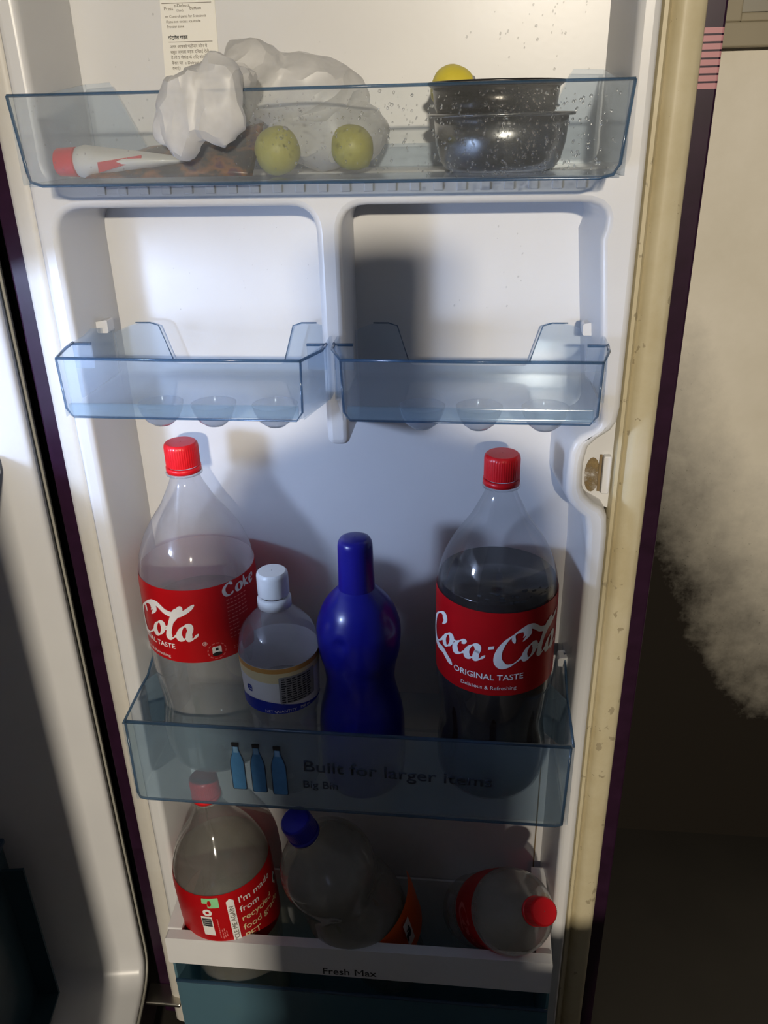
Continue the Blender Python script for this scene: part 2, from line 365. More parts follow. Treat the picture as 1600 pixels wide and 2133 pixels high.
def wrap(name, bm, prof, phi, z0, mat, parent, off=.0009, unit=1.0, tilt=0.0, anchor=0.0):
    # lay a flat drawing on a lathed surface: u -> angle, v -> height
    for v in bm.verts: v.co = Vector(((v.co.x - anchor) * unit, v.co.y * unit + tilt * (v.co.x - anchor) * unit, 0))
    bmesh.ops.triangulate(bm, faces=bm.faces[:])
    xs = [v.co.x for v in bm.verts]; ys = [v.co.y for v in bm.verts]; x = min(xs) + .004
    while x < max(xs):
        g = bm.verts[:] + bm.edges[:] + bm.faces[:]; bmesh.ops.bisect_plane(bm, geom=g, plane_co=(x, 0, 0), plane_no=(1, 0, 0)); x += .004
    y = min(ys) + .008
    while y < max(ys):
        g = bm.verts[:] + bm.edges[:] + bm.faces[:]; bmesh.ops.bisect_plane(bm, geom=g, plane_co=(0, y, 0), plane_no=(0, 1, 0)); y += .008
    R0 = radius_at(prof, z0)
    for v in bm.verts:
        z = z0 + v.co.y; r = radius_at(prof, z) + off; a = R(phi) + v.co.x / R0
        v.co = Vector((r * math.sin(a), -r * math.cos(a), z))
    me = bpy.data.meshes.new(name); bm.to_mesh(me); bm.free(); return link(name, me, mat, parent)
def flat(name, bm, org, mat, parent, slope=0.0, unit=1.0, thick=.0003, wide=1.0):
    # lay a flat drawing on a vertical plane facing -Y
    for v in bm.verts: v.co = Vector((org[0] + v.co.x * unit * wide, org[1], org[2] + v.co.y * unit + slope * v.co.x * unit))
    g = bmesh.ops.extrude_face_region(bm, geom=bm.faces[:]) if bm.faces else None
    if g:
        for e in g['geom']:
            if isinstance(e, bmesh.types.BMVert): e.co.y -= thick
    return from_bm(name, bm, mat, parent)

# ------------------------------------------------------------------ room shell
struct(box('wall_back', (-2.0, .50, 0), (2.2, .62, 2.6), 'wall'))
struct(box('floor', (-2.0, -3.35, -.08), (2.2, .50, 0), 'floor'))
struct(box('wall_front', (-2.0, -3.47, 0), (2.2, -3.35, 2.6), 'room_wall'))
wf = struct(box('window_1', (.385, .478, 1.318), (1.20, .5, 1.345), 'frame_wood', None, .002))
for i, (a, b) in enumerate((((.385, .478, 1.345), (.43, .5, 2.1)), ((.487, .482, 1.355), (.497, .5, 2.1)), ((.43, .482, 1.345), (1.20, .5, 1.355)))):
    box('window_frame', a, b, 'frame_wood', wf, .002)
for a, b in (((.432, .490, 1.356), (.486, .496, 2.1)), ((.498, .490, 1.356), (.56, .496, 2.1))): box('pane', a, b, 'pane', wf)

# ------------------------------------------------------------------ refrigerator
fridge = thing('refrigerator', 'white-lined refrigerator with its purple-edged door swung wide open', 'refrigerator')
# door
Lx, Rx = -.2295, .2258
inner_r = [(.2262, 1.03), (.2280, 1.012), (.2262, 1.0055), (.2227, 1.0018), (.2111, .9958), (.2062, .9899), (.2031, .981), (.2025, .957), (.2029, .9416), (.2063, .9323), (.214, .9231), (.2214, .9176), (.2244, .9026), (.2258, .8613)]
outer_r = [(.2430, 1.022), (.2415, 1.009), (.2370, 1.0012), (.2261, .9931), (.2193, .9857), (.2166, .9723), (.2163, .9603), (.2170, .9481), (.2200, .9395), (.2274, .9318), (.2360, .9270), (.2412, .919), (.2430, .9)]
outer = [(-.248, .10), (-.248, 1.46), (.243, 1.46)] + outer_r + [(.243, .10)]
holeA = rounded([(Lx, 1.212, .012), (Lx, 1.44, .02), (Rx, 1.44, .02), (Rx, 1.212, .012)])
holeB = rounded([(Lx, .13, .02), (Lx, 1.1875, .024), (-.0115, 1.1875, .022), (-.0115, .984, .008), (.0088, .984, .008), (.0088, 1.1875, .022), (Rx, 1.1875, .03)]) + inner_r + rounded([(Rx, .5, 0), (Rx, .13, .02), (.1, .13, 0)])[0:8]
def slant(c):
    if c.y > .02 and .2 < abs(c.x) < .236: c.x -= math.copysign(.009, c.x)
    return c
liner = plate('door_liner', [outer, holeA, holeB], .040, .0055, 'liner', fridge, slant, Matrix.Translation((0, .010, 0)))
box('liner_back', (-.24, .045, .10), (.24, .052, 1.46), 'liner', fridge)
# shelf ledge ribs under the long bin
for i in range(22): box('ledge_rib', (-.19 + i * .0182, -.0315, 1.1975), (-.19 + i * .0182 + .008, -.0285, 1.2045), 'liner', fridge, .001)
# gaskets
gp = [(.2455, .012), (.2455, -.004), (.2480, -.0085), (.2510, -.0088), (.2530, -.0045), (.2545, -.0012), (.2570, -.0045), (.2600, -.0072), (.2640, -.0078), (.2690, -.0068), (.2740, -.0058), (.2782, -.0035), (.2803, .002), (.2803, .012)]
extrude_profile('gasket', gp, .10, 1.46, 'gasket', fridge)
extrude_profile('gasket', [(-x - .002 if x < .25 else -x, y) for x, y in gp], .10, 1.46, 'gasket_lit', fridge)
# outer skin: front flange and back
plate('door_skin', [rounded([(-.302, .09, .004), (-.302, 1.47, .004), (.2975, 1.47, .004), (.2975, .09, .004)]), rounded([(-.262, .11, 0), (-.262, 1.45, 0), (.262, 1.45, 0), (.262, .11, 0)])], .032, .002, 'skin', fridge, None, Matrix.Translation((0, .044, 0)))
box('door_outer_panel', (-.300, .070, .092), (.2955, .082, 1.468), 'skin', fridge, .002)
# lock pocket
pk = prism('lock_pocket', [(.212, .945), (.224, .924), (.2470, .915), (.2470, 1.015), (.230, 1.000), (.212, .985)], 'y', -.002, .012, 'liner', fridge)
sl = plate('lock_slot', [rounded([(-.0035, -.0185, .002), (-.0035, .0185, .002), (.0035, .0185, .002), (.0035, -.0185, .002)])], .004, .001, 'milky', pk, None, Matrix.Translation((.2405, -.005, .951)))
prism('lock_shadow_gap', rect(-.0012, -.018, .0012, .018), 'y', -.0035, -.0015, 'dirt', pk).location = (.2352, 0, .951)
kd = N('pocket_grime'); dn = kd.noise(90, 5, .7); kd_m = kd.done(kd.mixs(kd.math('MULTIPLY', kd.math('SUBTRACT', dn, .38), 3.2, clamp=True), kd.transp((1, 1, 1)), kd.bsdf((.24, .17, .08), .9)))
pl = poly_bm(disc(0, 0, .007, .017)); flat('grime_stain', pl, (.2285, -.0024, .949), kd_m, pk, thick=.0002)
# bin clips on the liner
for x, z in ((-.221, 1.083), (.2165, 1.082), (-.222, .735), (.219, .735), ):
    prism('bin_clip', rounded([(x - .006, z - .006, .002), (x - .006, z + .004, .002), (x + .006, z + .006, .002), (x + .006, z - .006, .002)]), 'y', .004, .018, 'liner', fridge)
# seams of the lower liner
for x in (-.2085, .2085): box('liner_seam', (x - .0007, .0438, .20), (x + .0007, .0452, .60), 'dirt', fridge)
# instruction sticker with its print
stk = prism('instruction_sticker', [(-.1434, 1.345), (-.0979, 1.3445), (-.1000, 1.262), (-.1480, 1.262)], 'y', .0444, .0452, 'sticker', fridge)
def sline(t, x, z, size, bold=0., mat='ink', dx=0): flat('printed_text', text_bm(t, size, bold=bold), (x, .0443, z), mat, stk, slope=.0, thick=.0001)
sline('Press', -.1410, 1.3325, .0036); sline('e-Defrost', -.1325, 1.3345, .0033); sline('(3sec)', -.1305, 1.3315, .0023); sline('button', -.1195, 1.3325, .0036)
sline('on Control panel for 5 seconds', -.1408, 1.3272, .0027); sline('if you see excess ice inside', -.1404, 1.3236, .0027); sline('Freezer zone', -.1400, 1.3200, .0027)
sline('कंट्रोल गाइड', -.1400, 1.3120, .0034, .00008, 'ink_black')
for t, z in (('अगर आपको फ्रीजर जोन में', 1.3055), ('बहुत ज्यादा बर्फ दिखाई देती', 1.3015), ('है तो 5 सेकंड के लिए कंट्रोल', 1.2975), ('पैनल पर  e-Defrost  बटन', 1.2935), ('दबाएं।', 1.2897)): sline(t, -.1395, z, .0031)
for a, b in (((-.1402, 1.3097), (-.1030, 1.3094)), ((-.1425, 1.3372), (-.1010, 1.3370)), ((-.1385, 1.2835), (-.1030, 1.2835))):
    flat('ruled_line', poly_bm([(a[0], a[1]), (b[0], b[1]), (b[0], b[1] + .0004), (a[0], a[1] + .0004)]), (0, .0443, 0), 'ink', stk, thick=.0001)
flat('ruled_line', poly_bm(rect(-.1385, 1.264, -.1380, 1.2835)), (0, .0443, 0), 'ink', stk, thick=.0001)
hw = []
for p in ([(0, 0), (0, 1)], [(0, 1), (.35, .8), (0, .5), (.4, .25), (0, 0)], [(.5, 0), (.75, 1), (.95, 0)], [(.55, .4), (.95, .4)], [(1.15, 0), (1.15, 1)], [(1.5, 1), (1.15, .45), (1.55, 0)]): hw += stroke_polys(p, .02, .035)
flat('handwriting', poly_bm(*hw), (-.1355, .0443, 1.2735), 'ink', stk, unit=.0055, thick=.0001)
# water beads on the upper liner
def drops(name, spots, parent, y, mat='drop'):
    bm = bmesh.new()
    for x, z, r in spots:
        g = bmesh.ops.create_icosphere(bm, subdivisions=1, radius=r)
        for v in g['verts']: v.co = Vector((x + v.co.x * (1 + .2 * math.sin(x * 900)), y + v.co.y * .5, z + v.co.z * 1.15))
    o = from_bm(name, bm, mat, parent, True); o['kind'] = 'stuff'; return o
sp = [(random.gauss(.165, .03), random.gauss(1.318, .018), random.uniform(.0004, .0011)) for _ in range(40)] + [(random.uniform(-.2, .2), random.uniform(1.275, 1.34), random.uniform(.0003, .0008)) for _ in range(24)] + [(random.uniform(.09, .16), random.uniform(1.08, 1.17), random.uniform(.0004, .0009)) for _ in range(14)] + [(random.uniform(-.19, -.02), random.uniform(1.09, 1.17), random.uniform(.0003, .0006)) for _ in range(16)]
drops('water_beads', sp, fridge, .0445)

# cabinet beside it: opening plane swings 9.4 degrees from the door's normal
HX, HY, AN = -.3130, 0.0, R(9.4)
def cabm(): # local x = u (along the opening, toward the room), local y = v (into the cabinet), local z up
    u = Vector((math.sin(AN), -math.cos(AN), 0)); v = Vector((-math.cos(AN), -math.sin(AN), 0))
    return Matrix(((u.x, v.x, 0, HX), (u.y, v.y, 0, HY), (0, 0, 1, 0), (0, 0, 0, 1)))
CM = cabm()
inner = rounded([(0, .190, .035), (0, 1.42, .03), (.56, 1.42, .03), (.56, .190, .035)])
outr = rounded([(-.016, .174, .045), (-.016, 1.436, .04), (.576, 1.436, .04), (.576, .174, .045)])
def cab_plate(name, loops, v0, v1, bev, mat): return plate(name, loops, (v1 - v0) / 2, bev, mat, fridge, None, CM @ Matrix.Translation((0, (v0 + v1) / 2, 0)))
cab_plate('cabinet_liner', [outr, inner], 0, .50, .006, 'liner')
def cab_box(name, a, b, mat, bev=0.0, parent=fridge):
    o = box(name, a, b, mat, None, bev); o.data.transform(CM); o.parent = parent; return o
cab_box('cabinet_back', (-.016, .50, .174), (.576, .51, 1.436), 'liner')
outr2 = rounded([(-.050, .075, .01), (-.050, 1.47, .01), (.610, 1.47, .01), (.610, .075, .01)])
cab_plate('cabinet_shell', [outr2, outr], .004, .56, .002, 'shell')
cab_plate('front_trim', [rounded([(-.021, .169, .048), (-.021, 1.441, .042), (.581, 1.441, .042), (.581, .169, .048)]), outr], -.002, .010, .0008, 'grey_trim')
cab_box('interior_lamp', (.455, .338, 1.03), (.555, .365, 1.15), 'milky', .004)
hg = box('hinge_bracket', (-.325, -.018, .146), (-.262, .012, .152), 'steel', fridge, .002)
sf = cab_box('cabinet_shelf', (.004, .045, .946), (.556, .49, .954), 'milky', .002); cab_box('shelf_trim', (.004, .030, .940), (.556, .046, .960), 'liner', .004, sf)
sf = cab_box('cabinet_shelf', (.004, .045, 1.133), (.556, .49, 1.141), 'milky', .002); cab_box('shelf_trim', (.004, .030, 1.127), (.556, .046, 1.147), 'liner', .004, sf)
sh = cab_box('shelf_rail', (.02, .150, .490), (.55, .48, .515), 'liner', .010)
cd = thing('crisper_drawer', 'dim blue see-through crisper drawer inside the cabinet at lower left', 'drawer')
for nm, a, b in (('front_panel', (.020, .128, .21), (.53, .132, .470)), ('side_panel', (.035, .102, .21), (.039, .44, .44)), ('side_panel', (.526, .102, .21), (.53, .44, .44)), ('drawer_floor', (.039, .102, .21), (.526, .44, .214)), ('back_panel', (.035, .44, .21), (.53, .444, .44))):
    cab_box(nm, a, b, 'crisper', 0, cd)
cab_box('drawer_rim', (.018, .124, .466), (.534, .138, .474), 'bin_deep', .002, cd)

# ------------------------------------------------------------------ door bins
def rim_bar(name, pts, rad, mat, parent):
    bm = bmesh.new()
    P = [Vector(p) for p in pts]; rings = []
    for i, p in enumerate(P):
        t = (P[min(i + 1, len(P) - 1)] - P[max(0, i - 1)]).normalized(); up = Vector((0, 0, 1)) if abs(t.z) < .9 else Vector((0, 1, 0))
        s = t.cross(up).normalized(); q = s.cross(t)
        rings.append([bm.verts.new(p + s * rad * math.cos(2 * math.pi * j / 8) + q * rad * math.sin(2 * math.pi * j / 8)) for j in range(8)])
    for A, B in zip(rings, rings[1:]):
        for j in range(8): bm.faces.new((A[j], B[j], B[(j + 1) % 8], A[(j + 1) % 8]))
    bm.faces.new(rings[0][::-1]); bm.faces.new(rings[-1])
    return from_bm(name, bm, mat, parent, True)
YF, TH = -.1, .0028
# long top bin
b1 = thing('door_bin', 'long misted clear blue door bin at the very top holding bag and pots', 'door bin', group='refrigerator door bins')
prism('front_panel', rounded([(-.2140, 1.2692, 0), (-.2092, 1.2095, .010), (.2125, 1.2090, .014), (.2180, 1.2692, 0)]), 'y', YF, YF + TH, 'bin_wet', b1)
rim_bar('rim', [(-.2140, YF + .001, 1.2692), (0, YF + .001, 1.2690), (.2180, YF + .001, 1.2692)], .0011, 'bin_deep', b1)
rim_bar('edge', [(-.2140, YF + .001, 1.2692), (-.2095, YF + .001, 1.2190), (-.2080, YF + .001, 1.2125), (-.2000, YF + .001, 1.2098), (0, YF + .001, 1.2095), (.2, YF + .001, 1.2092), (.2090, YF + .001, 1.2115), (.2130, YF + .001, 1.2180), (.2178, YF + .001, 1.2692)], .0012, 'bin_deep', b1)
for s, x in ((-1, -.2125), (1, .2150)):
    prism('side_panel', [(YF, 1.2105), (YF, 1.269), (-.04, 1.272), (.030, 1.280), (.030, 1.2105)], 'x', x - .0013, x + .0013, 'bin', b1)
box('bin_floor', (-.211, YF + TH, 1.2090), (.2135, .030, 1.2112), 'bin', b1)
prism('back_panel', [(-.211, 1.2112), (-.211, 1.280), (-.19, 1.281), (-.165, 1.230), (.165, 1.230), (.19, 1.281), (.2135, 1.280), (.2135, 1.2112)], 'y', .028, .030, 'bin', b1)
dsp = []
for _ in range(620):
    dsp.append((random.gauss(.135, .042), random.uniform(1.212, 1.266), random.uniform(.0003, .0012)))
for _ in range(170): dsp.append((random.gauss(-.02, .035), random.gauss(1.245, .014), random.uniform(.0003, .0009)))
for _ in range(150): dsp.append((random.uniform(-.2, .21), random.uniform(1.213, 1.266), random.uniform(.00025, .0007)))
dsp = [d for d in dsp if -.207 < d[0] < .211 and 1.212 < d[1] < 1.267]
drops('condensation', dsp, b1, YF - .0001, 'drop_lens')
# two half-width bins
def half_bin(x0, x1, label, mirror):
    b = thing('door_bin', label, 'door bin', group='refrigerator door bins')
    # x0 outer-left at the liner, x1 right; front pulled in at both ends
    zt, zb = 1.0812, 1.0322
    a, c = (x0 + .006, x1 - (.013 if mirror else .007)) if mirror else (x0 + .012, x1 - .009)
    prism('front_panel', rounded([(a, zt, .003), (a + .0015, zb, .008), (c - .0015, zb - .001, .006), (c, zt - .001, .003)]), 'y', YF, YF + TH, 'bin', b)
    rim_bar('rim', [(x0, -.054, zt + .0015), (x0 + .001, -.07, zt + .001), (a, YF + .001, zt), ((a + c) / 2, YF - .0005, zt - .0005), (c, YF + .001, zt - .001), (x1 - .001, -.07, zt), (x1, -.054, zt + .001)], .0013, 'bin_deep', b)
    rim_bar('edge', [(a, YF + .001, zt), (a + .001, YF + .001, zb + .007), (a + .006, YF + .001, zb), ((a + c) / 2, YF + .0005, zb - .0005), (c - .006, YF + .001, zb - .001), (c - .001, YF + .001, zb + .006), (c, YF + .001, zt)], .0010, 'bin_deep', b)
    box('base_band', (a + .004, YF - .0008, zb + .001), (c - .004, YF + TH, zb + .0115), 'bin_band', b, .0008)
    for (xa, xb) in ((x0, a), (x1, c)):   # angled cheek from the front panel back to the liner
        bm = bmesh.new(); e = .0012
        V = [bm.verts.new(p) for p in ((xb, YF, zb), (xb, YF, zt), (xa, -.054, zt + .0015), (xa, -.054, zb + .002))]
        W = [bm.verts.new(p) for p in ((xb, YF + .003, zb), (xb, YF + .003, zt), (xa + math.copysign(.0022, xb - xa), -.053, zt + .0015), (xa + math.copysign(.0022, xb - xa), -.053, zb + .002))]
        bm.faces.new(V); bm.faces.new(W[::-1])
        for i in range(4): bm.faces.new((V[i], W[i], W[(i + 1) % 4], V[(i + 1) % 4]))
        from_bm('cheek', bm, 'bin', b)
        prism('side_panel', [(-.054, zb + .002), (-.054, zt + .0015), (-.030, zt + .002), (-.015, zt + .0045), (.005, zt + .0005), (.030, zt - .002), (.030, zb + .002)], 'x', xa - .0011, xa + .0011, 'bin', b)
        s = math.copysign(1, xb - xa)
        box('hook', tuple(min(u, v) for u, v in zip((xa, -.056, zt - .020), (xa + s * .016, -.0535, zt + .001))), tuple(max(u, v) for u, v in zip((xa, -.056, zt - .020), (xa + s * .016, -.0535, zt + .001))), 'bin', b)
        box('hook_edge', (min(xa, xa + s * .016), -.0570, zt), (max(xa, xa + s * .016), -.0535, zt + .0018), 'bin_deep', b)
    xl, xr = x0 + .001, x1 - .001
    bp_ = rounded([(xl, zb + .002, 0), (xl, 1.072, 0), (xl + .022, 1.0812, .010), (xl + .044, 1.0800, .008), (xl + .055, 1.042, .006), (xr - .055, 1.042, .006), (xr - .044, 1.0800, .008), (xr - .022, 1.0812, .010), (xr, 1.072, 0), (xr, zb + .002, 0)])
    prism('back_panel', bp_, 'y', .028, .030, 'bin', b)
    lp = [(xl + .022, .029, 1.0812), (xl + .036, .029, 1.0812), (xl + .044, .029, 1.0785), (xl + .054, .029, 1.046)]
    rim_bar('back_rim', lp, .0006, 'bin_deep', b); rim_bar('back_rim', [(xr + xl - p[0], p[1], p[2]) for p in lp], .0006, 'bin_deep', b)
    prism('bin_floor', [(a + .002, YF + TH), (c - .002, YF + TH), (x1 - .002, -.054), (x1 - .002, .028), (x0 + .002, .028), (x0 + .002, -.054)], 'z', zb, zb + .002, 'bin', b)
    for cx in [x0 + (x1 - x0) * t for t in (.33, .545, .79)]:    # shallow egg cups under the floor
        lathe('egg_cup', [(zb - .0195, .001), (zb - .0188, .008), (zb - .014, .0140), (zb - .006, .0180), (zb + .0005, .0195)], 'bin_cup', b, 24).location = (cx, -.060, 0)
    return b
half_bin(-.2215, -.0035, 'empty pale blue half-width bin on the brighter side of the divider', True)
half_bin(.0030, .2235, 'empty shaded blue half-width bin on the darker side of the divider', False)
# deep bottle bin
b4 = thing('door_bin', 'clear blue big bin printed with three bottles and lettering', 'door bin', group='refrigerator door bins')
prism('front_panel', rounded([(-.2172, .7140, 0), (-.2185, .6140, .007), (.2160, .6105, .007), (.2182, .7110, 0)]), 'y', YF, YF + TH, 'bin_big', b4)
rim_bar('rim', [(-.2172, YF + .0015, .7140), (.0, YF + .0015, .7125), (.2182, YF + .0015, .7110)], .0019, 'bin_deep', b4)
rim_bar('edge', [(-.2172, YF + .001, .7140), (-.2183, YF + .001, .622), (-.2165, YF + .001, .6155), (-.21, YF + .001, .6140), (0, YF + .001, .6125), (.21, YF + .001, .6108), (.2158, YF + .001, .6130), (.2180, YF + .001, .7110)], .0014, 'bin_deep', b4)
for s, x in ((-1, -.2190), (1, .2200)):
    prism('side_panel', [(YF, .614), (YF, .713), (-.052, .7185), (-.030, .7190), (-.012, .7280), (.012, .7400), (.028, .7420), (.028, .614)], 'x', x - .0013, x + .0013, 'bin', b4)
    rim_bar('side_rim', [(x, YF, .713), (x, -.052, .7185), (x, -.030, .7190), (x, -.012, .7280), (x, .012, .7400)], .0013, 'bin_deep', b4)
    xi = x - s * .022
    bm = bmesh.new(); V = [bm.verts.new(p) for p in ((x, -.040, .66), (x, -.040, .7187), (xi, -.010, .7250), (xi - s * .004, .010, .7400), (xi - s * .004, .010, .66), (xi, -.010, .66))]
    bm.faces.new((V[0], V[1], V[2], V[5])); bm.faces.new((V[5], V[2], V[3], V[4]))
    o = from_bm('inner_cheek', bm, 'bin_big', b4); md = o.modifiers.new('thickness', 'SOLIDIFY'); md.thickness = .002
box('bin_floor', (-.216, YF + TH, .6140), (.2165, .028, .6170), 'bin', b4)
box('back_panel', (-.2165, .026, .614), (.2165, .028, .668), 'bin', b4)
for i, (xa, xb, zb_, zt_) in enumerate(((-.1148, -.0998, .6362, .6965), (-.0944, -.0790, .6338, .6958), (-.0735, -.0575, .6318, .6945))):
    cx = (xa + xb) / 2; h = zt_ - zb_; ww = (xb - xa) / 2
    bt = lambda g, e: rounded([(cx - ww + g, zb_ + g, .002), (cx + ww - g, zb_ + g, .002), (cx + ww - g, zb_ + h * .62, .006), (cx + ww * .42 - g * .5, zb_ + h * .84, .003), (cx + ww * .40 - g * .5, zb_ + h * e, 0), (cx - ww * .40 + g * .5, zb_ + h * e, 0), (cx - ww * .42 + g * .5, zb_ + h * .84, .003), (cx - ww + g, zb_ + h * .62, .006)])
    io = prism('bottle_icon', bt(0, .95), 'y', YF - .0006, YF - .0001, 'ink_navy', b4)
    prism('icon_fill', bt(.0009, .93), 'y', YF - .0010, YF - .0007, 'icon_blue', io)
    prism('icon_neck', [(cx - ww * .30, zb_ + h * .80), (cx + ww * .30, zb_ + h * .80), (cx + ww * .28, zb_ + h * .92), (cx - ww * .28, zb_ + h * .92)], 'y', YF - .0013, YF - .0011, 'icon_pale', io)
    prism('icon_cap', rect(cx - ww * .48, zb_ + h * .925, cx + ww * .48, zt_), 'y', YF - .0013, YF - .0002, 'ink_black', io)
flat('lettering', text_bm('Built for larger items', .0198, bold=.00015), (-.0412, YF - .0003, .6652), 'ink_navy', b4, slope=-.043, wide=1.13)
flat('lettering', text_bm('Big Bin', .0132, bold=.0001), (-.0425, YF - .0003, .6435), 'ink_navy', b4, slope=-.012)
# bottom bin: blue tub with a white guard frame
b5 = thing('door_bin', 'white-framed bottom bin with blue tub, lettered along its front rail', 'door bin', group='refrigerator door bins')
prism('guard_rail', rounded([(-.2205, .4005, .003), (-.2208, .3585, .002), (.2205, .3585, .002), (.2208, .4085, .003)]), 'y', YF, YF + .012, 'milky', b5, 0)
for s, x in ((-1, -.2125), (1, .2125)):
    prism('side_rail', rounded([(YF + .012, .362, 0), (YF + .012, .402, .002), (-.035, .408, .004), (.03, .410, .004), (.03, .372, 0)]), 'x', x - .0085, x + .0085, 'milky', b5)
box('tub_front', (-.2165, YF + .0005, .185), (.2190, YF + .0035, .326), 'bin_low', b5)
rim_bar('tub_rim', [(-.2170, YF + .0015, .3260), (.2195, YF + .0015, .3265)], .0022, 'bin_deep', b5)
for x in (-.2165, .2190): box('tub_side', (x - .0015, YF + .0035, .185), (x + .0015, .043, .356), 'bin_low', b5)
box('tub_floor', (-.215, YF + .0035, .185), (.2175, .043, .189), 'bin_low', b5)
box('tub_back', (-.215, .040, .185), (.2175, .043, .36), 'milky', b5)
flat('lettering', text_bm('Fresh', .0145, bold=.00006), (-.0380, YF - .0001, .3610), 'ink_black', b5, slope=.035)
flat('lettering', poly_bm([(0, 0), (.0016, 0), (.0016, .0100), (0, .0100)], [(.0086, 0), (.0102, 0), (.0102, .0100), (.0086, .0100)], [(.0008, .0100), (.0018, .0100), (.0056, .0032), (.0046, .0032)], [(.0084, .0100), (.0094, .0100), (.0056, .0032), (.0046, .0032)]), (-.0002, YF - .0001, .3622), 'ink_black', b5, slope=.035)
flat('lettering', text_bm('ax', .0145, bold=.00006), (.0112, YF - .0001, .3626), 'ink_black', b5, slope=.035)

# ------------------------------------------------------------------ bottles
COKE = [(0, .006), (.002, .034), (.006, .046), (.018, .0535), (.045, .0562), (.064, .0545), (.082, .0522), (.105, .0545), (.130, .0565), (.150, .0570), (.222, .0572), (.236, .0566), (.251, .0542), (.266, .0491), (.278, .0431), (.290, .0354), (.302, .0271), (.314, .0209), (.326, .0152), (.334, .0136), (.341, .0132)]
COKE = smooth_profile(COKE, 3)
def scaled(prof, sz, sr): return [(z * sz, r * sr) for z, r in prof]
def flutes(z0, z1, depth, nn=8):
    def m(p, a, z, r):
        if z0 < z < z1:
            e = min(1, (z - z0) / .02, (z1 - z) / .02); kf = 1 - depth * e * (max(0, math.cos(nn * a)) ** 2); p.x *= kf; p.y *= kf
        return p
    return m
def ridged(dep, nn):
    def m(p, a, z, r):
        if r > .012:
            kf = 1 - dep * (.5 + .5 * math.cos(nn * a)); p.x *= kf; p.y *= kf
        return p
    return m
def screw_cap(parent, z, mat, r=.0160, h=.022, name='cap'):
    c = lathe(name, [(z, r), (z + h * .80, r), (z + h * .93, r * .965), (z + h, r * .87), (z + h + .0003, .0005)], mat, parent, 96, ridged(.022, 48), sharp=40)
    lathe('tamper_band', [(z - .0062, r * 1.02), (z - .0062, r * 1.035), (z - .0012, r * 1.03), (z - .0012, r * .9)], mat, c, 48)
    return c
def coke(name, label, loc, rot=None, sz=1., sr=1., pet='pet', fill=None, fillmat=None, z_label=(.131, .2245), capmat='red_cap', labmat='red_label', capr=None, arc=None, group='soft drink bottles in the door'):
    t = thing(name, label, 'bottle', loc, rot, group)
    prof = scaled(COKE, sz, sr)
    lathe('bottle_body', prof, pet, t, 64, flutes(.02 * sz, .128 * sz, .035))
    lathe('neck_ring', [(z, r) for z, r in ((.3335 * sz, .0135 * sr), (.3340 * sz, .0172 * sr), (.3352 * sz, .0172 * sr), (.3357 * sz, .0135 * sr))], pet, t, 40)
    screw_cap(t, .3425 * sz, capmat, capr or .0160 * (sr * .5 + .5))
    if fill:
        lp = [(z + .0006, r - .0012) for z, r in prof if z < fill and r > .004]; rr = radius_at(prof, fill) - .0012
        lathe('drink', lp + [(fill, rr), (fill, .0005)], fillmat, t, 48)
    lb = None
    if labmat:
        z0, z1 = z_label; zz = [z0 + (z1 - z0) * i / 8 for i in range(9)]
        lb = lathe('label_wrap', [(z, radius_at(prof, z) + .0005) for z in zz], labmat, t, 72)
    return t, prof, lb
ZB = .6170
# bottle with clear drink, cap lit: the leftmost tall one
t, pf, lb = coke('soft_drink_bottle', 'red-capped clear bottle of water with red label, nearest the hinge in the big bin', (-.1520, -.020, ZB), pet='pet_wet', fill=.19, fillmat='water', z_label=(.1560, .2375))
wrap('logo_script', poly_bm(*script_logo()), pf, 15, 0.1830, 'label_white', lb, unit=.0172, anchor=9.6)
wrap('label_text', text_bm('ORIGINAL TASTE', .0078, 'RIGHT', .0001), pf, -11, 0.1715, 'label_white', lb)
wrap('label_text', text_bm('Delicious & Refreshing', .0052, 'RIGHT'), pf, -18, 0.1600, 'label_white', lb)
ck = []
for p in ([(1.0, .8), (.7, 1.0), (.3, .75), (.2, .4), (.4, .05), (.75, 0), (1.0, .2)], [(2.2, 1.0), (2.15, 0)], [(2.65, .62), (2.2, .35), (2.7, 0)], [(2.9, .35), (3.3, .4), (3.25, .62), (3.0, .6), (2.88, .3), (3.05, 0), (3.35, .12)]): ck += stroke_polys(p, .11, .04, nib=R(10))
ck += stroke_polys(ellipse_pts(1.6, .33, .28, .32), .10, .04, nib=R(10), closed=True)
wrap('label_text', poly_bm(*ck), pf, 40, 0.2240, 'label_white', lb, unit=.0125)
wrap('label_text', text_bm('®', .0062), pf, 16, 0.1750, 'label_white', lb)
for i in range(11):
    wrap('label_fine_print', poly_bm(*[rect(j * .0042, 0, j * .0042 + random.uniform(.002, .0038), .0011) for j in range(6 - (i > 5) * 3)]), pf, 44, 0.2185 - i * .0042, 'label_pink', lb, off=.0007)
wrap('label_text', text_bm('2.25 L', .0042), pf, 46, 0.1635, 'label_pink', lb)
em = wrap('label_emblem', poly_bm(rounded([(-.0045, -.003, 0), (.0045, -.003, 0), (.0045, .005, .002), (-.0045, .005, .002)])), pf, 29, 0.1670, 'label_white', lb, off=.0008)
wrap('emblem_base', poly_bm(disc(0, -.0035, .0048, .0022), rect(-.0014, .0005, .0014, .0035)), pf, 29, 0.1670, 'ink_black', em, off=.0012)
wrap('emblem_ring', poly_bm(*[q for i, q in enumerate(ring_poly(0, 0, .0082, .0093, 36)) if i % 3]), pf, 29, 0.1670, 'label_pink', em, off=.0008)
